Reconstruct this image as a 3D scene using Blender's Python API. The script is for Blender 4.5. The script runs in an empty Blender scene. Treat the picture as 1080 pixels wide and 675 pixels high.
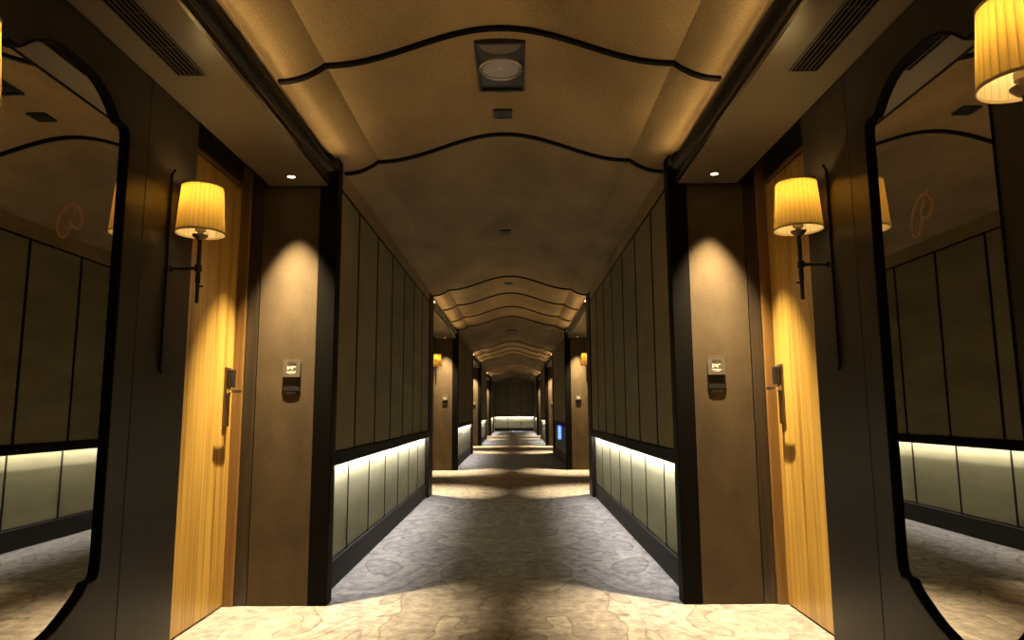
import bpy, bmesh, math, random
from mathutils import Vector, Matrix
random.seed(4)
S = bpy.context.scene
C = S.collection
PI = math.pi

# ------------------------------------------------------------------ materials
def new_mat(name):
    m = bpy.data.materials.new(name); m.use_nodes = True
    nt = m.node_tree
    b = nt.nodes['Principled BSDF']
    return m, nt, b

def N(nt, kind, **kw):
    n = nt.nodes.new(kind)
    for k, v in kw.items():
        if k in n.inputs: n.inputs[k].default_value = v
        else: setattr(n, k, v)
    return n

def ramp(nt, fac, stops, interp='LINEAR'):
    r = nt.nodes.new('ShaderNodeValToRGB')
    r.color_ramp.interpolation = interp
    e = r.color_ramp.elements
    while len(e) < len(stops): e.new(0.5)
    for el, (p, c) in zip(e, stops):
        el.position = p; el.color = (*c, 1) if len(c) == 3 else c
    nt.links.new(fac, r.inputs['Fac'])
    return r

def pos_scaled(nt, sx, sy, sz):
    g = N(nt, 'ShaderNodeNewGeometry')
    mp = N(nt, 'ShaderNodeMapping')
    mp.inputs['Scale'].default_value = (sx, sy, sz)
    nt.links.new(g.outputs['Position'], mp.inputs['Vector'])
    return mp.outputs['Vector']

def bump(nt, b, h, strength=.2, dist=.002):
    bp = N(nt, 'ShaderNodeBump', Strength=strength, Distance=dist)
    nt.links.new(h, bp.inputs['Height']); nt.links.new(bp.outputs['Normal'], b.inputs['Normal'])

def plain(name, col, rough=.5, metal=0.0, spec=.5, noise=.0, nscale=6):
    m, nt, b = new_mat(name)
    b.inputs['Base Color'].default_value = (*col, 1)
    b.inputs['Roughness'].default_value = rough
    b.inputs['Metallic'].default_value = metal
    b.inputs['Specular IOR Level'].default_value = spec
    if noise:
        n = N(nt, 'ShaderNodeTexNoise', Scale=nscale, Detail=4.0)
        nt.links.new(pos_scaled(nt, 1, 1, 1), n.inputs['Vector'])
        r = ramp(nt, n.outputs['Fac'], [(.25, tuple(c*(1-noise) for c in col)), (.75, tuple(min(1, c*(1+noise)) for c in col))])
        nt.links.new(r.outputs['Color'], b.inputs['Base Color'])
    return m

def fabric(name, col, wscale=(500, 500, 220), var=.18, big=(2, 2, .6)):
    m, nt, b = new_mat(name)
    n1 = N(nt, 'ShaderNodeTexNoise', Scale=1.0, Detail=2.0)
    nt.links.new(pos_scaled(nt, *wscale), n1.inputs['Vector'])
    n2 = N(nt, 'ShaderNodeTexNoise', Scale=1.0, Detail=5.0)
    nt.links.new(pos_scaled(nt, *big), n2.inputs['Vector'])
    a = N(nt, 'ShaderNodeMath', operation='ADD'); 
    nt.links.new(n1.outputs['Fac'], a.inputs[0]); nt.links.new(n2.outputs['Fac'], a.inputs[1])
    h = N(nt, 'ShaderNodeMath', operation='MULTIPLY'); h.inputs[1].default_value = .5
    nt.links.new(a.outputs[0], h.inputs[0])
    r = ramp(nt, h.outputs[0], [(.36, tuple(c*(1-var) for c in col)), (.64, tuple(c*(1+var) for c in col))])
    nt.links.new(r.outputs['Color'], b.inputs['Base Color'])
    b.inputs['Roughness'].default_value = .85
    b.inputs['Specular IOR Level'].default_value = .25
    bump(nt, b, n1.outputs['Fac'], .35, .002)
    return m

def wood(name, dark, light, rough=.4, fy=60., fz=1.5, spec=.5):
    m, nt, b = new_mat(name)
    n1 = N(nt, 'ShaderNodeTexNoise', Scale=1.0, Detail=6.0, Roughness=.65)
    nt.links.new(pos_scaled(nt, fy, fy, fz), n1.inputs['Vector'])
    n2 = N(nt, 'ShaderNodeTexNoise', Scale=1.0, Detail=2.0)
    nt.links.new(pos_scaled(nt, fy*.2, fy*.2, fz*.4), n2.inputs['Vector'])
    mx = N(nt, 'ShaderNodeMix', data_type='FLOAT'); mx.inputs[0].default_value = .4
    nt.links.new(n1.outputs['Fac'], mx.inputs[2]); nt.links.new(n2.outputs['Fac'], mx.inputs[3])
    r = ramp(nt, mx.outputs[0], [(.36, dark), (.5, tuple((a*.35+c*.65) for a, c in zip(dark, light))), (.62, light)])
    nt.links.new(r.outputs['Color'], b.inputs['Base Color'])
    b.inputs['Roughness'].default_value = rough
    b.inputs['Specular IOR Level'].default_value = spec
    bump(nt, b, n1.outputs['Fac'], .06, .001)
    return m

def carpet():
    m, nt, b = new_mat('swirled_carpet')
    g = N(nt, 'ShaderNodeNewGeometry')
    sep = N(nt, 'ShaderNodeSeparateXYZ'); nt.links.new(g.outputs['Position'], sep.inputs[0])
    ab = N(nt, 'ShaderNodeMath', operation='ABSOLUTE'); nt.links.new(sep.outputs['X'], ab.inputs[0])
    cmb = N(nt, 'ShaderNodeCombineXYZ')
    nt.links.new(ab.outputs[0], cmb.inputs['X']); nt.links.new(sep.outputs['Y'], cmb.inputs['Y'])
    mp = N(nt, 'ShaderNodeMapping'); mp.inputs['Scale'].default_value = (1.25, .8, 1); mp.inputs['Location'].default_value = (3.3, 1.7, 0)
    nt.links.new(cmb.outputs[0], mp.inputs['Vector'])
    n = N(nt, 'ShaderNodeTexNoise', Scale=1.35, Detail=.8, Roughness=.45, Distortion=1.9)
    nt.links.new(mp.outputs['Vector'], n.inputs['Vector'])
    base = (.38, .355, .355); lite = (.49, .46, .435); mid = (.43, .40, .39); dk = (.25, .23, .23)
    r = ramp(nt, n.outputs['Fac'], [(0, mid), (.36, base), (.428, base), (.443, dk), (.462, lite), (.53, mid), (.58, base),
                                    (.615, base), (.63, dk), (.645, mid), (.70, lite)])
    fine = N(nt, 'ShaderNodeTexNoise', Scale=420.0, Detail=2.0)
    nt.links.new(g.outputs['Position'], fine.inputs['Vector'])
    wear = N(nt, 'ShaderNodeTexNoise', Scale=14.0, Detail=8.0, Roughness=.75)
    nt.links.new(g.outputs['Position'], wear.inputs['Vector'])
    fr = ramp(nt, fine.outputs['Fac'], [(.3, (.72,)*3), (.7, (1.2,)*3)])
    wr = ramp(nt, wear.outputs['Fac'], [(.32, (.48,)*3), (.68, (1.32,)*3)])
    m1 = N(nt, 'ShaderNodeMix', data_type='RGBA', blend_type='MULTIPLY'); m1.inputs[0].default_value = 1
    nt.links.new(r.outputs['Color'], m1.inputs[6]); nt.links.new(fr.outputs['Color'], m1.inputs[7])
    m2 = N(nt, 'ShaderNodeMix', data_type='RGBA', blend_type='MULTIPLY'); m2.inputs[0].default_value = 1
    nt.links.new(m1.outputs[2], m2.inputs[6]); nt.links.new(wr.outputs['Color'], m2.inputs[7])
    nt.links.new(m2.outputs[2], b.inputs['Base Color'])
    b.inputs['Roughness'].default_value = .95
    b.inputs['Specular IOR Level'].default_value = .1
    bump(nt, b, fine.outputs['Fac'], .5, .004)
    return m

def emit(name, col, strength):
    m, nt, b = new_mat(name)
    b.inputs['Base Color'].default_value = (*col, 1)
    b.inputs['Emission Color'].default_value = (*col, 1)
    b.inputs['Emission Strength'].default_value = strength
    return m

def shade_cloth():
    m, nt, b = new_mat('pleated_shade_silk')
    out = nt.nodes['Material Output']
    tc = N(nt, 'ShaderNodeTexCoord'); sp = N(nt, 'ShaderNodeSeparateXYZ'); nt.links.new(tc.outputs['Object'], sp.inputs[0])
    sx = N(nt, 'ShaderNodeMath', operation='SUBTRACT'); sx.inputs[1].default_value = .122; nt.links.new(sp.outputs['X'], sx.inputs[0])
    at = N(nt, 'ShaderNodeMath', operation='ARCTAN2'); nt.links.new(sp.outputs['Y'], at.inputs[0]); nt.links.new(sx.outputs[0], at.inputs[1])
    ml = N(nt, 'ShaderNodeMath', operation='MULTIPLY'); ml.inputs[1].default_value = 30/(2*PI); nt.links.new(at.outputs[0], ml.inputs[0])
    fr = N(nt, 'ShaderNodeMath', operation='FRACT'); nt.links.new(ml.outputs[0], fr.inputs[0])
    # where one fold overlaps the next the silk is double and lets less light through
    r1 = ramp(nt, fr.outputs[0], [(0, (.17, .09, .014)), (.16, (.18, .095, .015)), (.24, (.44, .27, .042)), (1, (.50, .31, .055))])
    tr = N(nt, 'ShaderNodeBsdfTranslucent'); nt.links.new(r1.outputs['Color'], tr.inputs['Color'])
    df = N(nt, 'ShaderNodeBsdfDiffuse'); df.inputs['Color'].default_value = (.90, .76, .50, 1)
    mx = N(nt, 'ShaderNodeMixShader'); mx.inputs[0].default_value = .52
    nt.links.new(tr.outputs[0], mx.inputs[1]); nt.links.new(df.outputs[0], mx.inputs[2])
    nt.links.new(mx.outputs[0], out.inputs['Surface'])
    return m

M = dict(
    carpet=carpet(),
    ceil=fabric('woven_ceiling_cloth', (.31, .225, .115), (170, 170, 170), .34, (2.2, 1.2, 2.2)),
    panel=fabric('olive_upholstery', (.22, .185, .105), (260, 260, 420), .22, (1.5, 1.5, 5)),
    lpanel=fabric('olive_wainscot_upholstery', (.25, .235, .135), (260, 260, 420), .2, (1.5, 1.5, 6)),
    pier=fabric('copper_brown_leather', (.068, .047, .025), (210, 210, 260), .28, (6, 6, 4)),
    strip=wood('dark_stained_oak', (.016, .011, .007), (.045, .031, .019), .45),
    jamb=wood('brown_jamb_wood', (.16, .085, .025), (.26, .14, .045), .4),
    door=wood('golden_oak_veneer', (.24, .12, .02), (.64, .41, .10), .33, 55, 1.0),
    wall=plain('dark_bronze_lacquer', (.027, .0195, .0125), .42, 0, .3, .12, 3),
    soffit=plain('brown_satin_soffit', (.14, .108, .070), .30, 0, .5, .06, 2),
    black=plain('black_stained_trim', (.004, .0032, .0028), .6, 0, .06),
    cornice=plain('dark_polished_cornice', (.014, .010, .007), .24, 0, .5),
    base=plain('charcoal_skirting', (.012, .009, .007), .55, 0, .1),
    iron=plain('blackened_iron', (.035, .03, .027), .42, .6),
    bronze=plain('aged_bronze', (.22, .15, .08), .35, .9),
    chrome=plain('polished_chrome', (.75, .72, .68), .15, 1),
    steel=plain('brushed_steel', (.55, .5, .45), .35, 1),
    plastic=plain('black_plastic', (.012, .011, .011), .4),
    lcd=plain('grey_display', (.05, .045, .03), .2),
    etch=plain('pale_etching', (.75, .7, .6), .5),
    mirror=plain('tinted_mirror_glass', (.80, .76, .68), .012, 1),
    emblem=plain('bronze_emblem', (.42, .22, .09), .4, .6),
    socket=plain('cream_socket', (.55, .45, .28), .5),
    shade=shade_cloth(),
    hem=plain('shade_hem_tape', (.42, .30, .16), .8),
    led=emit('neutral_white_led', (1, .95, .90), 235),
    bulb=emit('warm_bulb', (1, .72, .31), 150),
    lens=emit('downlight_lens', (1, .75, .42), 14),
    cove=emit('amber_ceiling_fill', (1, .66, .28), 20),  # added glow for lighting the vault, not a fitting of the corridor
    blue=emit('blue_display', (.04, .09, 1.0), 4),
    bluemark=emit('pale_blue_marks', (.3, .5, 1.0), 2),
    ventdark=plain('vent_shade_black', (.003, .0026, .0022), .9, 0, .05),  # near-black colour stands in for the shade between the slats
)

# ------------------------------------------------------------------ mesh helpers
class MB:
    def __init__(self): self.bm = bmesh.new()
    def box(self, x0, x1, y0, y1, z0, z1, bev=0.0, seg=1):
        x0, x1 = sorted((x0, x1)); y0, y1 = sorted((y0, y1)); z0, z1 = sorted((z0, z1))
        t = bmesh.new()
        bmesh.ops.create_cube(t, size=1)
        for v in t.verts:
            v.co = Vector(((x0+x1)/2+v.co.x*(x1-x0), (y0+y1)/2+v.co.y*(y1-y0), (z0+z1)/2+v.co.z*(z1-z0)))
        if bev:
            bmesh.ops.bevel(t, geom=t.edges[:], offset=min(bev, .49*min(x1-x0, y1-y0, z1-z0)), segments=seg, affect='EDGES', profile=.5)
        self.merge(t); return self
    def merge(self, t):
        me = bpy.data.meshes.new('tmp'); t.to_mesh(me); t.free()
        self.bm.from_mesh(me); bpy.data.meshes.remove(me)
    def lathe(self, prof, n=32, c=(0, 0, 0), axis='Z', mod=None, cap=True):
        rings = []
        for r, h in prof:
            ring = []
            for i in range(n):
                a = 2*PI*i/n
                rr = r*(mod(i) if mod else 1)
                p = (rr*math.cos(a), rr*math.sin(a), h)
                if axis == 'X': p = (h, p[0], p[1])
                if axis == 'Y': p = (p[0], h, p[1])
                ring.append(self.bm.verts.new((p[0]+c[0], p[1]+c[1], p[2]+c[2])))
            rings.append(ring)
        for a, b in zip(rings, rings[1:]):
            for i in range(n):
                self.bm.faces.new((a[i], a[(i+1) % n], b[(i+1) % n], b[i]))
        if cap:
            for ring in (rings[0], rings[-1]):
                try: self.bm.faces.new(ring)
                except ValueError: pass
        return self
    def tube(self, pts, r, n=10, closed=False):
        pts = [Vector(p) for p in pts]; rings = []
        for i, p in enumerate(pts):
            a = pts[max(0, i-1)]; b = pts[min(len(pts)-1, i+1)]
            if closed: a, b = pts[i-1], pts[(i+1) % len(pts)]
            d = (b-a).normalized()
            up = Vector((0, 0, 1)) if abs(d.z) < .9 else Vector((1, 0, 0))
            u = d.cross(up).normalized(); w = d.cross(u)
            rr = r[i] if isinstance(r, (list, tuple)) else r
            rings.append([self.bm.verts.new(p+u*rr*math.cos(2*PI*k/n)+w*rr*math.sin(2*PI*k/n)) for k in range(n)])
        pairs = list(zip(rings, rings[1:])) + ([(rings[-1], rings[0])] if closed else [])
        for a, b in pairs:
            for k in range(n): self.bm.faces.new((a[k], a[(k+1) % n], b[(k+1) % n], b[k]))
        if not closed:
            self.bm.faces.new(rings[0]); self.bm.faces.new(rings[-1])
        return self
    def prism_x(self, outline, x0, x1):          # outline of (y, z) extruded along x
        a = [self.bm.verts.new((x0, y, z)) for y, z in outline]
        b = [self.bm.verts.new((x1, y, z)) for y, z in outline]
        n = len(a)
        self.bm.faces.new(a); self.bm.faces.new(b)
        for i in range(n): self.bm.faces.new((a[i], a[(i+1) % n], b[(i+1) % n], b[i]))
        return self
    def ring_x(self, outer, inner, x0, x1):      # frame between two outlines, extruded along x
        L = []
        for o in (outer, inner):
            for x in (x0, x1): L.append([self.bm.verts.new((x, y, z)) for y, z in o])
        oa, ob, ia, ib = L; n = len(oa)
        for i in range(n):
            j = (i+1) % n
            for q in ((oa, ob), (ib, ia), (ob, ib), (ia, oa)):
                self.bm.faces.new((q[0][i], q[0][j], q[1][j], q[1][i]))
        return self
    def holed_x(self, outer, inner, x0, x1):     # board with a shaped opening, extruded along x
        V = []
        for x in (x0, x1):
            lo = [self.bm.verts.new((x, y, z)) for y, z in outer]; li = [self.bm.verts.new((x, y, z)) for y, z in inner]
            ed = []
            for L in (lo, li):
                for i in range(len(L)): ed.append(self.bm.edges.new((L[i], L[(i+1) % len(L)])))
            bmesh.ops.triangle_fill(self.bm, use_beauty=True, use_dissolve=False, edges=ed)
            V.append((lo, li))
        for j in (0, 1):
            a, b = V[0][j], V[1][j]
            for i in range(len(a)): self.bm.faces.new((a[i], a[(i+1) % len(a)], b[(i+1) % len(a)], b[i]))
        return self
    def extrude_y(self, prof, ys, closed=False):  # (x, z) profile swept along y
        rings = [[self.bm.verts.new((x, y, z)) for x, z in prof] for y in ys]
        n = len(prof)
        for a, b in zip(rings, rings[1:]):
            for i in range(n if closed else n-1):
                j = (i+1) % n
                self.bm.faces.new((a[i], a[j], b[j], b[i]))
        if closed:
            self.bm.faces.new(rings[0]); self.bm.faces.new(rings[-1])
        return self
    def build(self, name, mat, parent=None, smooth=False, kind=None):
        bmesh.ops.recalc_face_normals(self.bm, faces=self.bm.faces[:])
        me = bpy.data.meshes.new(name); self.bm.to_mesh(me); self.bm.free()
        for mm in (mat if isinstance(mat, (list, tuple)) else [mat]): me.materials.append(mm)
        if smooth:
            for p in me.polygons: p.use_smooth = True
        o = bpy.data.objects.new(name, me); C.objects.link(o)
        if parent: o.parent = parent
        if kind: o['kind'] = kind
        return o

def auto_smooth(o, ang=40):
    me = o.data
    bm = bmesh.new(); bm.from_mesh(me)
    for f in bm.faces: f.smooth = True
    for e in bm.edges:
        if len(e.link_faces) == 2 and e.calc_face_angle(0) > math.radians(ang): e.smooth = False
    bm.to_mesh(me); bm.free()
    return o

def structure(name, mb, mat, smooth=False):
    return mb.build(name, mat, None, smooth, 'structure')

def thing(name, label, cat, group=None, loc=(0, 0, 0)):
    o = bpy.data.objects.new(name, None); C.objects.link(o)
    o.empty_display_size = .05
    o.location = loc; o['label'] = label; o['category'] = cat
    if group: o['group'] = group
    return o

def copy_tree(o, parent=None):
    c = o.copy(); C.objects.link(c)
    if parent: c.parent = parent
    for ch in o.children: copy_tree(ch, c)
    return c

# ------------------------------------------------------------------ plan of the corridor (metres; x across, y along)
PER = 8.4                       # alcove + panelled run repeat
YB0 = 3.82                      # far end of the first alcove
RUN = 4.93; PW = .641; ALC = PER-RUN
YEND = 35.4
SOF = 2.33
trim_no = 0
def trim_name():
    global trim_no; trim_no += 1
    return 'trim_%d' % trim_no

# floor
fl = MB(); fl.box(-1.75, 1.75, -1.6, YEND+.2, -.1, 0)
structure('floor', fl, M['carpet'])

# vaulted cloth ceiling: over the alcoves it runs on behind the cornice, over the runs it drops to the panel heads
def ceil_z(x):
    a = abs(x)
    if a >= .79:
        t = max(0, (1.0-a)/.21)
        return 2.522+.076*(t**2.1)
    t = (.79-a)/.79
    return 2.598+.177*(1-math.cos(PI*t))/2
XS = [-1.0+.21*i/8 for i in range(9)]+[-.79+1.58*i/40 for i in range(1, 40)]+[.79+.21*i/8 for i in range(9)]
vault = [(x, ceil_z(x)) for x in XS]
def vault_piece(y0, y1, alc):
    pr = ([(-1.15, 2.425), (-1.15, 2.63), (-1.11, 2.63), (-1.04, 2.54)] + vault + [(1.04, 2.54), (1.11, 2.63), (1.15, 2.63), (1.15, 2.425)]) if alc else ([(-1.0, 2.388)]+vault+[(1.0, 2.388)])
    pr = pr + [(1.155, pr[-1][1]), (1.155, 2.9), (-1.155, 2.9), (-1.155, pr[0][1])]
    cl = MB(); cl.extrude_y(pr, [y0, y1], True)
    auto_smooth(structure('ceiling', cl, M['ceil']), 25)
vault_piece(-1.6, YB0-ALC, False)
for k in range(4):
    vault_piece(YB0-ALC+PER*k, YB0+.09+PER*k, True)
    vault_piece(YB0+.09+PER*k, YB0+RUN+PER*k if k < 3 else YEND+.1, False)
# dark ribs across the vault
rib_ys = []
for k in range(-1, 4):
    for d in (.33, 1.6, 2.92, 4.13):
        y = d+PER*k
        if -1 < y < YEND-1: rib_ys.append(y)
for y in rib_ys:
    r = MB()
    lo = [(x, ceil_z(x)-.016) for x in XS]; hi = [(x, ceil_z(x)+.004) for x in XS]
    r.extrude_y(lo+hi[::-1], [y-.014, y+.014], True)
    auto_smooth(structure(trim_name(), r, M['black']), 50)

# ------------------------------------------------------------------ panelled runs
def run(s, y0, lit=True, n=7, y_end=None):
    side = 'left' if s < 0 else 'right'
    y1 = y_end or y0+RUN
    w = MB(); w.box(s*1.056, s*1.12, y0+.02, y1-.01, 0, 2.6)
    for i in range(n+1):
        a = y0+.10+i*PW
        w.box(s*.9965, s*1.056, a-.012, a+.012, .79, 2.39); w.box(s*1.031, s*1.056, a-.009, a+.009, .16, .755)
    wall = structure('wall_'+side, w, M['black'])
    for i in range(n):
        a = y0+.10+i*PW; b = a+PW
        MB().box(s*1.0, s*1.056, a+.011, b-.011, .80, 2.384, .006, 2).build('upholstered_panel', M['panel'], wall)
    for i in range(n):
        a = y0+.10+i*PW; b = a+PW
        MB().box(s*1.034, s*1.056, a+.008, b-.008, .168, .752, .004, 2).build('wainscot_panel', M['lpanel'], wall)
    ya, yb = y0+.1, y0+.1+n*PW
    l = MB(); l.box(s*.984, s*1.056, ya, yb, .762, .797, .003); l.box(s*.984, s*.990, ya, yb, .720, .765, .002)
    l.build('ledge', M['black'], wall)
    MB().box(s*.997, s*1.03, ya, yb, 2.378, 2.394).build('head_bead', M['black'], wall)
    if lit:
        MB().box(s*.993, s*1.000, ya+.02, yb-.02, .7325, .740).build('led_strip', M['led'], wall)
    b = MB(); b.box(s*1.018, s*1.056, ya, yb, 0, .160, .004)
    structure('baseboard_'+side, b, M['base'])
    structure(trim_name(), MB().box(s*.955, s*1.06, y0-.004, y0+.10, 0, 2.50, .005, 2), M['black'])
    structure(trim_name(), MB().box(s*.985, s*1.06, yb, y1, 0, 2.50, .005, 2), M['base'])

for k in range(0, 4):
    for s in (-1, 1):
        y0 = YB0+PER*k
        run(s, y0, lit=not (k == 1 and s > 0))
        # pieces of run continuing to the end wall
last = YB0+PER*3+RUN
for s in (-1, 1):
    if YEND > last:
        structure('wall_'+('left' if s < 0 else 'right'), MB().box(s*1.0, s*1.1, last, YEND, 0, 2.6), M['panel'])

# end wall of the corridor
w = MB(); w.box(-1.1, 1.1, YEND, YEND+.1, 0, 2.9)
ew = structure('wall_end', w, M['black'])
for i in range(3):
    a = -1.0+i*.6667
    MB().box(a+.012, a+.655, YEND-.04, YEND, .80, 2.40, .006, 2).build('upholstered_panel', M['panel'], ew)
    MB().box(a+.012, a+.655, YEND-.015, YEND, .168, .752, .004, 2).build('wainscot_panel', M['lpanel'], ew)
l = MB(); l.box(-1, 1, YEND-.06, YEND, .765, .797); l.box(-1, 1, YEND-.06, YEND-.05, .72, .77)
l.build('ledge', M['black'], ew)
MB().box(-.98, .98, YEND-.042, YEND-.026, .738, .744).build('led_strip', M['led'], ew)
structure('baseboard_end', MB().box(-1, 1, YEND-.03, YEND, 0, .16, .004), M['base'])
MB().box(-1.0, 1.0, YEND-.03, YEND, 2.42, 2.9).build('head_panel', M['panel'], ew)

# ------------------------------------------------------------------ alcoves
CORN = [(1.004, 2.325), (.990, 2.327), (.984, 2.345), (.996, 2.362), (.996, 2.385), (.980, 2.400), (.972, 2.418),
        (.969, 2.438), (.973, 2.439), (.979, 2.430), (.994, 2.430), (.996, 2.472), (1.008, 2.474), (1.012, 2.42)]
MY = 2.073; EYE = 1.03
def mirror_outline(grow=0.0):
    half = [(0, 1.140), (.05, 1.139), (.10, 1.132), (.14, 1.118), (.175, 1.098), (.205, 1.074), (.232, 1.047), (.250, 1.033), (.290, 1.033),
            (.303, 1.022), (.308, 1.00), (.309, .97), (.309, .90), (.312, -.46), (.312, -.50), (.307, -.535), (.296, -.550), (.256, -.552), (.240, -.570),
            (.225, -.585), (.20, -.602), (.16, -.628), (.11, -.655), (.055, -.674), (0, -.680)]
    full = half + [(-y, z) for y, z in half[-2:0:-1]]
    pts = []
    n = len(full)
    for i, (y, z) in enumerate(full):
        a = Vector(full[i-1]); b = Vector(full[(i+1) % n])
        t = (b-a).normalized(); nrm = Vector((-t.y, t.x))
        # outline runs clockwise seen with y right: outward normal is to the left of travel
        q = Vector((y*1.012, z)) + nrm*grow
        pts.append((q.x, q.y))
    return pts
door_no = 0
def alcove(s, yb, k):
    global door_no
    side = 'left' if s < 0 else 'right'
    ya = yb-ALC
    # soffit and cornice
    sof = structure('ceiling', MB().box(s*1.0, s*1.352, ya, yb, SOF, SOF+.10), M['soffit'])
    c = MB(); c.extrude_y([(s*x, z) for x, z in CORN], [ya, yb-.002], True)
    auto_smooth(structure(trim_name(), c, M['cornice']), 30)
    MB().box(s*.985, s*.988, ya+.05, yb-.02, 2.441, 2.454).build('ceiling_fill_strip', M['cove'], sof)  # added fill strip, hidden behind the cornice lip, brightens the vault
    # wall that carries the mirror: three lacquered boards with fine joints
    w = MB(); w.box(s*1.392, s*1.60, ya, yb-.90, 0, SOF+.4)
    wall = structure('wall_'+side, w, M['wall'])
    ys = [ya, yb-2.2, yb-1.30, yb-.897]
    for i, (a, b) in enumerate(zip(ys, ys[1:])):
        q = MB()
        if i == 1 and k == 0: q.holed_x([(a+.002, 0), (b-.002, 0), (b-.002, SOF-.004), (a+.002, SOF-.004)], [(MY+y, EYE+z) for y, z in mirror_outline(.008)], s*1.35, s*1.388)
        else: q.box(s*1.35, s*1.388, a+.002, b-.002, 0, SOF-.004, .002)
        q.build('wall_board', M['wall'], wall)
    # door recess: outer wall, pocket above
    structure('wall_'+side, MB().box(s*1.56, s*1.65, yb-.92, yb+.1, 0, 2.75), M['strip'])
    structure('ceiling', MB().box(s*1.35, s*1.65, yb-.92, yb+.1, 2.70, 2.76), M['black'])
    structure('ceiling', MB().box(s*1.352, s*1.358, yb-.90, yb, SOF-.01, 2.72), M['black'])
    # pier facing the alcove
    p = MB(); p.box(s*1.0, s*1.60, yb+.016, yb+.16, 0, 2.72)
    pier = structure('wall_'+side, p, M['black'])
    MB().box(s*.990, s*1.385, yb, yb+.016, 0, SOF-.003, .003).build('leather_panel', M['pier'], pier)
    MB().box(s*1.389, s*1.455, yb+.002, yb+.016, 0, SOF+.36, .002).build('oak_strip', M['strip'], pier)
    MB().box(s*.984, s*.987, yb-.003, yb+.01, 0, SOF-.003).build('edge_bead', M['strip'], pier)
    # door
    door_no += 1
    d = MB(); d.box(s*1.51, s*1.555, yb-.893, yb-.012, .008, 2.312, .003)
    door = structure('door_%d' % door_no, d, M['door'])
    MB().box(s*1.457, s*1.56, yb-.010, yb+.012, 0, 2.70, .003).build('door_jamb', M['jamb'], door)
    MB().box(s*1.505, s*1.555, yb-.895, yb-.012, 2.318, 2.70, .002).build('transom_panel', M['strip'], door)
    MB().box(s*1.498, s*1.508, yb-.895, yb-.012, 2.316, 2.334).build('transom_bead', M['jamb'], door)
    # lock plate, lever, card reader
    yh = yb-.095; zh = 1.145
    plate = MB().box(s*1.498, s*1.51, yh-.032, yh+.032, zh-.19, zh+.13, .004, 2).build('lock_plate', M['bronze'], door)
    MB().box(s*1.470, s*1.498, yh-.026, yh+.030, zh+.02, zh+.118, .006, 2).build('card_reader', M['plastic'], plate)
    h = MB(); h.lathe([(.0, 0), (.024, 0), (.024, s*.008), (.013, s*.012), (.010, s*.05), (.010, s*.062)], 20, (s*1.498-s*.064, yh, zh), 'X')
    lv = h.build('handle_rose', M['chrome'], door); auto_smooth(lv, 45)
    # rebuild direction: rose sits on the plate, neck points into the alcove
    lv.data.transform(Matrix.Translation((s*1.498-s*.032, 0, 0)) @ Matrix.Scale(-1, 4, (1, 0, 0)) @ Matrix.Translation((-(s*1.498-s*.032), 0, 0)))
    b = MB(); b.tube([(s*1.436, yh+.006, zh), (s*1.434, yh-.03, zh), (s*1.434, yh-.08, zh-.001), (s*1.438, yh-.115, zh-.002)], [.0095, .009, .008, .007], 12)
    auto_smooth(b.build('door_handle', M['chrome'], door), 50)

for k in range(0, 4):
    for s in (-1, 1):
        alcove(s, YB0+PER*k, k)

# ------------------------------------------------------------------ mirrors
def stroke(pts, n=5):
    out = []
    P = [Vector(p) for p in pts]
    for i in range(len(P)-1):
        p0 = P[max(0, i-1)]; p1 = P[i]; p2 = P[i+1]; p3 = P[min(len(P)-1, i+2)]
        for j in range(n):
            t = j/n
            out.append(.5*((2*p1)+(-p0+p2)*t+(2*p0-5*p1+4*p2-p3)*t*t+(-p0+3*p1-3*p2+p3)*t**3))
    out.append(P[-1]); return out
def mirror(s, label):
    m = thing('wall_mirror', label, 'mirror', None, (s*1.35, MY, .35))
    def put(o): o.location = (-s*1.35, -MY, -.35); o.parent = m; return o
    sh = lambda pts: [(MY+y, EYE+z) for y, z in pts]
    fr = MB(); fr.ring_x(sh(mirror_outline(.0075)), sh(mirror_outline(.001)), s*1.387, s*1.346)
    f = put(fr.build('frame', M['black'])); 
    g = MB(); g.prism_x(sh(mirror_outline(.004)), s*1.387, s*1.364)
    put(g.build('glass', M['mirror']))
    # script monogram on the glass, drawn as flat bronze strokes (u towards the viewer's right, v up)
    A = [(.36, .21), (.30, .24), (.22, .17), (.26, .08), (.36, .10), (.40, .22), (.33, .33), (.24, .30)]
    B = [(.40, .12), (.28, .0), (.12, .02), (.02, .16), (.02, .36), (.10, .58), (.26, .80), (.46, .96), (.66, .98), (.84, .90), (.95, .72), (.94, .52),
         (.80, .38), (.62, .37), (.52, .44)]
    D = [(.66, .98), (.62, .84), (.62, .74), (.50, .60), (.46, .46), (.50, .32), (.44, .16), (.28, .02)]
    E_ = [(.60, .98), (.74, 1.0), (.84, 1.06)]
    em = MB()
    for st, r in ((A, .0022), (B, .0034), (D, .0030), (E_, .0026)):
        pts = []
        for p in stroke(st):
            u = (p.x-.48)*.125; v = (p.y-.5)*.125
            pts.append((s*1.3635, 2.125 + (u if s < 0 else -u), 1.645+v))
        em.tube(pts, r, 8)
    put(em.build('emblem', M['emblem'], None, True))
    return m
mirror(-1, 'arched dark tinted wall mirror with bronze emblem on left wall of the corridor')
mirror(1, 'arched dark tinted wall mirror with bronze emblem on right wall of the corridor')

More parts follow.
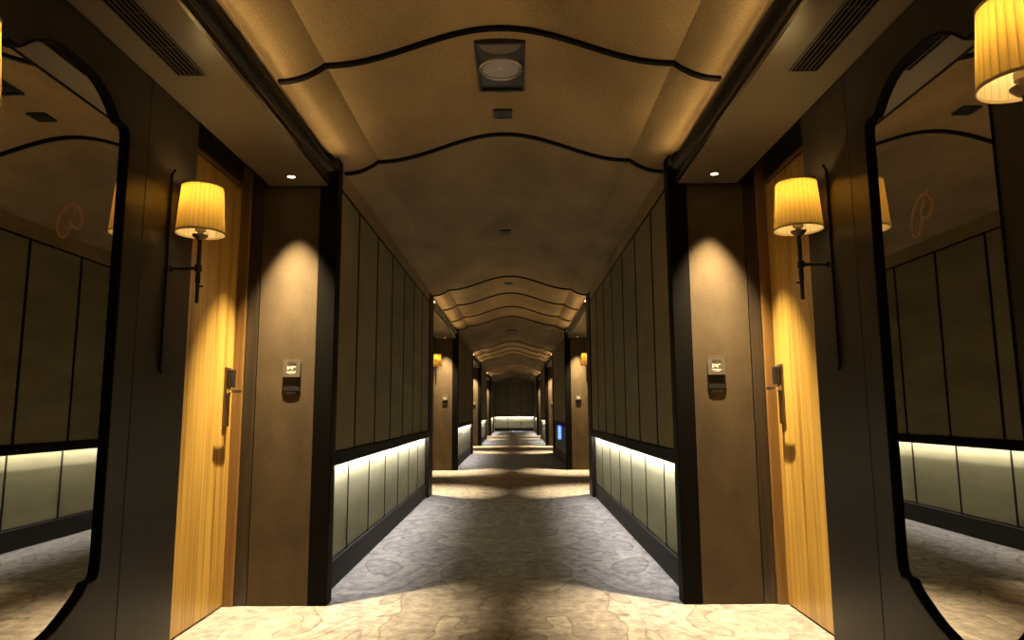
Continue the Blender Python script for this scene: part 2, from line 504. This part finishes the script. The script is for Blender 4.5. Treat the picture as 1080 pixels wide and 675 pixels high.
# ------------------------------------------------------------------ sconces
def make_sconce():
    t = thing('wall_sconce', '', 'wall lamp')
    # local frame: wall plane at x = 0, lamp reaches out along +x, z = 0 at the foot of the back plate
    pl = MB()
    w = .029; top = .85
    o = [(-w, .012), (-w*.55, 0), (w*.55, 0), (w, .012), (w, top-.035), (w*.75, top-.02), (w*.3, top-.014), (w*.18, top), (-w*.18, top), (-w*.3, top-.014), (-w*.75, top-.02), (-w, top-.035)]
    pl.prism_x(o, 0, .011)
    bp = pl.build('back_plate', M['iron'], t)
    for z in (.05, .085, .12): MB().lathe([(.0045, .0105), (.0045, .0135), (.002, .015)], 10, (0, 0, z), 'X').build('screw', M['bronze'], bp)
    d = .122
    ar = MB(); ar.lathe([(.016, .010), (.016, .018), (.010, .022)], 16, (0, 0, .43), 'X'); ar.tube([(.012, 0, .43), (d, 0, .43)], .0075, 12)
    ar.box(d-.012, d+.012, -.012, .012, .415, .445, .003)
    auto_smooth(ar.build('arm', M['iron'], t), 50)
    po = MB(); po.lathe([(.004, .285), (.0075, .29), (.0075, .365), (.010, .37), (.010, .40), (.0085, .41), (.0085, .545), (.012, .555)], 16, (d, 0, 0))
    po.lathe([(.0, -.0), (.004, .0), (.004, .016), (.006, .02)], 8, (d, -.0, .355), 'X')
    auto_smooth(po.build('post', M['iron'], t), 50)
    di = MB(); di.lathe([(.010, .548), (.018, .552), (.030, .565), (.031, .569), (.012, .571), (.011, .585)], 28, (d, 0, 0))
    auto_smooth(di.build('drip_dish', M['bronze'], t), 50)
    so = MB(); so.lathe([(.009, .583), (.021, .586), (.021, .606), (.016, .608), (.016, .66)], 24, (d, 0, 0))
    auto_smooth(so.build('socket', M['socket'], t), 40)
    bu = MB(); bmesh.ops.create_icosphere(bu.bm, subdivisions=1, radius=.021, matrix=Matrix.Translation((d, 0, .722)))
    bu.build('bulb', M['bulb'], t, True)
    n = 180
    fold = lambda i: 1+.018*((i/n*30) % 1-.5)
    sh = MB(); sh.lathe([(.094, .575), (.0875, .675), (.0795, .775)], n, (d, 0, 0), 'Z', fold, False)
    sh_o = sh.build('lamp_shade', M['shade'], t)
    for r, z in ((.0945, .577), (.080, .773)):
        MB().lathe([(r-.0015, z-.004), (r+.0015, z-.004), (r+.0015, z+.004), (r-.0015, z+.004), (r-.0015, z-.004)], 64, (d, 0, 0), 'Z', None, False).build('hem', M['hem'], sh_o)
    return t
sc0 = make_sconce()
def put_sconce(s, y, label, first=False):
    o = sc0 if first else copy_tree(sc0)
    o.location = (s*1.35, y, 1.185)
    o.rotation_euler = (0, 0, 0 if s < 0 else PI)
    o['label'] = label; o['group'] = 'pleated wall sconces along the corridor'
    return o
put_sconce(-1, 2.73, 'lit wall sconce with pleated yellow shade between left mirror and nearest left oak door', True)
put_sconce(1, 2.73, 'lit wall sconce with pleated yellow shade between right mirror and nearest right oak door')
put_sconce(1, 1.475, 'large close lit sconce with pleated shade cut by the upper right picture edge')
put_sconce(-1, 1.475, 'close lit sconce of which only a sliver shows at the upper left picture edge')
put_sconce(-1, 2.73+PER, 'distant small lit sconce in the second alcove on the left')
put_sconce(1, 2.73+PER, 'distant small lit sconce in the second alcove on the right')

for s in (-1, 1):
    for y in (1.41+PER, 2.73+2*PER, 2.73+3*PER):
        put_sconce(s, y, 'far lit wall sconce tucked out of sight inside an alcove behind the panelled walls')['group'] = 'sconces out of sight in the far alcoves'
# ------------------------------------------------------------------ room panels on the piers
def make_plaque():
    t = thing('room_control_panel', '', 'control panel')
    # faces -y, origin on the pier face, centre of plaque
    b = MB(); b.box(-.046, .046, -.008, 0, -.088, .080, .002, 2)
    b.build('housing', M['plastic'], t)
    pr = MB()
    v = [(-.048, -.009, .082), (.048, -.009, .082), (.048, -.015, -.010), (-.048, -.015, -.010)]
    v2 = [(-.048, -.003, .082), (.048, -.003, .082), (.048, -.006, -.010), (-.048, -.006, -.010)]
    A = [pr.bm.verts.new(p) for p in v]; B = [pr.bm.verts.new(p) for p in v2]
    pr.bm.faces.new(A); pr.bm.faces.new(B)
    for i in range(4): pr.bm.faces.new((A[i], A[(i+1) % 4], B[(i+1) % 4], B[i]))
    face = pr.build('face_plate', M['steel'], t)
    def on(u0, u1, v0, v1, mat, name, lift=.0012):
        q = MB()
        f = lambda zz: -.009-(.082-zz)/.092*.006-lift
        c = [(u0, f(v0), v0), (u1, f(v0), v0), (u1, f(v1), v1), (u0, f(v1), v1)]
        a = [q.bm.verts.new(p) for p in c]; bb = [q.bm.verts.new((p[0], p[1]+.004, p[2])) for p in c]
        q.bm.faces.new(a); q.bm.faces.new(bb)
        for i in range(4): q.bm.faces.new((a[i], a[(i+1) % 4], bb[(i+1) % 4], bb[i]))
        return q.build(name, mat, face)
    on(-.023, .025, .062, .074, M['lcd'], 'display')
    for (u0, u1, v0, v1) in ((-.024, -.016, .030, .048), (-.010, -.002, .034, .048), (.004, .022, .044, .048), (.004, .008, .028, .044)):
        on(u0, u1, v0, v1, M['etch'], 'mark')
    on(-.026, .024, .016, .020, M['etch'], 'mark'); on(-.022, .020, .008, .011, M['etch'], 'mark')
    MB().box(-.030, .030, -.007, 0, -.104, -.088, .002).build('card_slot', M['plastic'], t)
    return t
pl0 = make_plaque()
names = ['first', 'second', 'third']
first = True
for k in range(3):
    for s in (-1, 1):
        o = pl0 if first else copy_tree(pl0); first = False
        o.location = (s*1.185, YB0+PER*k, 1.235)
        side = 'left' if s < 0 else 'right'
        o['label'] = ['silver and black room control panel on the nearest %s brown pier' % side,
                      'small distant room control panel on the second %s brown pier' % side,
                      'tiny far room control panel on the third %s brown pier' % side][k]
        o['group'] = 'room control panels beside the doors'

# ------------------------------------------------------------------ downlights over the piers
def make_downlight():
    t = thing('recessed_downlight', '', 'ceiling light')
    r = MB(); r.lathe([(.020, .001), (.034, 0), (.036, -.003), (.030, -.005), (.021, -.003), (.020, .001)], 32, (0, 0, 0), 'Z', None, False)
    auto_smooth(r.build('trim_ring', M['bronze'], t), 60)
    l = MB(); l.lathe([(.0195, -.0015), (.0195, -.0005)], 24)
    l.build('lens', M['lens'], t)
    return t
dl0 = make_downlight(); first = True
for k in range(3):
    for s in (-1, 1):
        o = dl0 if first else copy_tree(dl0); first = False
        x, y = s*1.176, YB0-.165+PER*k
        o.location = (x, y, SOF)
        side = 'left' if s < 0 else 'right'
        o['label'] = '%s lit downlight in the %s soffit above the %s %s pier' % (['bright', 'small distant', 'tiny far'][k], side, ['nearest', 'second', 'third'][k], side)
        o['group'] = 'downlights above the piers'
for k in range(4):
    for s in (-1, 1):
        for y in ([YB0-ALC+.165+PER*k] + ([YB0-.165+PER*k] if k == 3 else [])):
            o = copy_tree(dl0); o.location = (s*1.176, y, SOF)
            o['label'] = 'lit downlight in an alcove soffit hidden behind the corridor walls'
            o['group'] = 'downlights out of sight in the alcove soffits'
def spot(name, x, y, z, power, half, blend, col, rot=(0, 0, 0), size=.012):
    d = bpy.data.lights.new(name, 'SPOT'); d.energy = power; d.color = col
    d.spot_size = math.radians(half*2); d.spot_blend = blend; d.shadow_soft_size = size
    o = bpy.data.objects.new(name, d); C.objects.link(o); o.location = (x, y, z); o.rotation_euler = rot
    return o
WARM = (1, .76, .41)
for k in range(4):
    for s in (-1, 1):
        spot('downlight_beam', s*1.176, YB0-.165+PER*k, SOF-.012, 620, 28, 1.0, WARM)
        spot('downlight_beam', s*1.176, YB0-ALC+.165+PER*k, SOF-.012, 620, 28, 1.0, WARM)

# ------------------------------------------------------------------ soffit air vents
def make_vent():
    t = thing('air_vent', '', 'air vent')
    L = .84; W = .11
    b = MB(); b.box(-W/2+.002, W/2-.002, -L/2+.002, L/2-.002, -.0025, -.0005); b.build('shade_plate', M['ventdark'], t)  # flat plate below the soffit, painted dark as the shade inside the vent
    f = MB()
    for x in (-W/2, W/2-.005): f.box(x, x+.005, -L/2, L/2, -.007, 0)
    for y in (-L/2, L/2-.005): f.box(-W/2, W/2, y, y+.005, -.007, 0)
    f.build('frame', M['soffit'], t)
    for i in range(5):
        x = -W/2+.005+(i+.5+.3)*(W-.01)/5.6
        MB().box(x-.0014, x+.0014, -L/2+.004, L/2-.004, -.0038, -.0024).build('slat', M['soffit'], t)
    for y in (-.21, .0, .21):
        MB().box(-W/2+.004, W/2-.004, y-.002, y+.002, -.004, -.002).build('cross_bar', M['iron'], t)
    return t
v0 = make_vent()
v0.location = (-1.185, 2.075, SOF); v0['label'] = 'slatted air vent in the brown soffit above the left mirror'; v0['group'] = 'soffit air vents'
v1 = copy_tree(v0); v1.location = (1.185, 2.075, SOF); v1['label'] = 'slatted air vent in the brown soffit above the right mirror'

# ------------------------------------------------------------------ fittings along the crown of the vault
CZ = ceil_z(0)
def make_spotlight():
    t = thing('ceiling_spotlight', '', 'ceiling light')
    f = MB(); w, L = .122, .25
    for x0, x1, y0, y1 in ((-w, -w+.012, -L, L), (w-.012, w, -L, L), (-w, w, -L, -L+.012), (-w, w, L-.012, L)):
        f.box(x0, x1, y0, y1, -.020, .012, .002)
    f.build('frame', M['plastic'], t)
    MB().box(-w+.01, w-.01, -L+.01, L-.01, -.008, .008).build('back_box', M['plastic'], t)
    # round lamp in a gimbal ring
    c = (0, .0, 0)
    rg = MB(); rg.lathe([(.096, -.004), (.108, -.004), (.110, -.022), (.104, -.028), (.097, -.024), (.096, -.004)], 48, c, 'Z', None, False)
    auto_smooth(rg.build('gimbal_ring', M['steel'], t), 40)
    rf = MB(); fac = lambda i: 1.0 if i % 2 else .92
    rf.lathe([(.097, -.021), (.080, -.014), (.055, -.008), (.030, -.005), (.012, -.004)], 36, c, 'Z', fac, True)
    rf.build('reflector', M['steel'], t)
    cp = MB(); cp.lathe([(.012, -.004), (.016, -.020), (.012, -.027), (.002, -.029)], 20, c); auto_smooth(cp.build('lamp_cap', M['steel'], t), 40)
    # crescent plates before and behind the lamp
    for sg, mm, nm in ((-1, M['soffit'], 'crescent_plate'), (1, M['cornice'], 'crescent_plate')):
        q = MB(); arc = []
        for i in range(13):
            a = PI*(i/12)
            arc.append((.100*math.cos(a), sg*(L-.02)-(sg*.085 if sg < 0 else -.030)*math.sin(a)))
        a = [q.bm.verts.new((x, y, -.017)) for x, y in arc]; b = [q.bm.verts.new((x, y, -.003)) for x, y in arc]
        q.bm.faces.new(a); q.bm.faces.new(b)
        for i in range(13): j = (i+1) % 13; q.bm.faces.new((a[i], a[j], b[j], b[i]))
        q.build(nm, mm, t)
    return t
cs = make_spotlight(); cs.location = (0, 3.27, CZ-.004)
cs['label'] = 'square black recessed spotlight with round silver lamp on the nearest ceiling vault'; cs['group'] = 'recessed spotlights along the ceiling'
c2 = copy_tree(cs); c2.location = (0, 14.9, CZ-.004); c2['label'] = 'distant small black recessed spotlight on the ceiling between second and third alcoves'

def make_sensor():
    t = thing('ceiling_sensor', '', 'sensor')
    w, L = .056, .055
    f = MB()
    for x0, x1, y0, y1 in ((-w, -w+.018, -L, L), (w-.018, w, -L, L), (-w, w, -L, -L+.01), (-w, w, L-.01, L)):
        f.box(x0, x1, y0, y1, -.012, .008, .002)
    f.build('frame', M['plastic'], t)
    MB().box(-w+.016, w-.016, -L+.008, L-.008, -.008, .004, .002).build('cover', M['iron'], t)
    return t
se = make_sensor(); se.location = (0, 3.83, CZ-.003)
se['label'] = 'small black framed sensor on the ceiling just beyond the nearest spotlight'; se['group'] = 'small ceiling sensors'
for x, y, lab in ((-.03, 6.5, 'small dark sensor alone on the dark ceiling over the first panelled stretch'),
                  (-.02, 9.25, 'small dark sensor on the golden ceiling vault of the second alcove'),
                  (-.16, 25.0, 'left one of a pair of tiny far dark sensors on the ceiling'),
                  (.20, 25.0, 'right one of a pair of tiny far dark sensors on the ceiling')):
    o = copy_tree(se); o.location = (x, y, ceil_z(x)-.003); o['label'] = lab

# ------------------------------------------------------------------ blue lit box on the right wall of the second run
bx = thing('illuminated_sign', 'small glowing blue sign on the right wall beyond the second right pier', 'sign', None, (1.0, 14.1, .46))
def putb(o): o.location = (-1.0, -14.1, -.46); o.parent = bx; return o
putb(MB().box(.92, 1.0, 14.06, 14.14, .44, .74, .006, 2).build('housing', M['plastic']))
putb(MB().box(.926, .992, 14.052, 14.061, .455, .725).build('lit_face', M['blue']))
for i in range(4):
    putb(MB().box(.942, .976, 14.048, 14.053, .50+i*.055, .515+i*.055).build('mark', M['bluemark']))

# ------------------------------------------------------------------ camera
P_TH, P_CX, P_YAW, P_ROLL, P_F = .1325, .063, -.0041, .0056, 720.0
cd = bpy.data.cameras.new('camera'); cam = bpy.data.objects.new('camera', cd); C.objects.link(cam)
cd.sensor_fit = 'HORIZONTAL'; cd.sensor_width = 36; cd.lens = 36*P_F/1080; cd.clip_start = .02
cam.matrix_world = Matrix.Translation((P_CX, 0, EYE)) @ Matrix.Rotation(-P_YAW, 4, 'Z') @ Matrix.Rotation(PI/2+P_TH, 4, 'X') @ Matrix.Rotation(-P_ROLL, 4, 'Z')
S.camera = cam

# ------------------------------------------------------------------ world and view
wd = bpy.data.worlds.new('world'); S.world = wd; wd.use_nodes = True
wd.node_tree.nodes['Background'].inputs[0].default_value = (.05, .035, .02, 1)
wd.node_tree.nodes['Background'].inputs[1].default_value = .2
S.view_settings.view_transform = 'Standard'; S.view_settings.look = 'None'
S.view_settings.exposure = .4; S.view_settings.gamma = 1; S.view_settings.use_curve_mapping = False
S.cycles.sample_clamp_indirect = 5
S.cycles.caustics_refractive = False
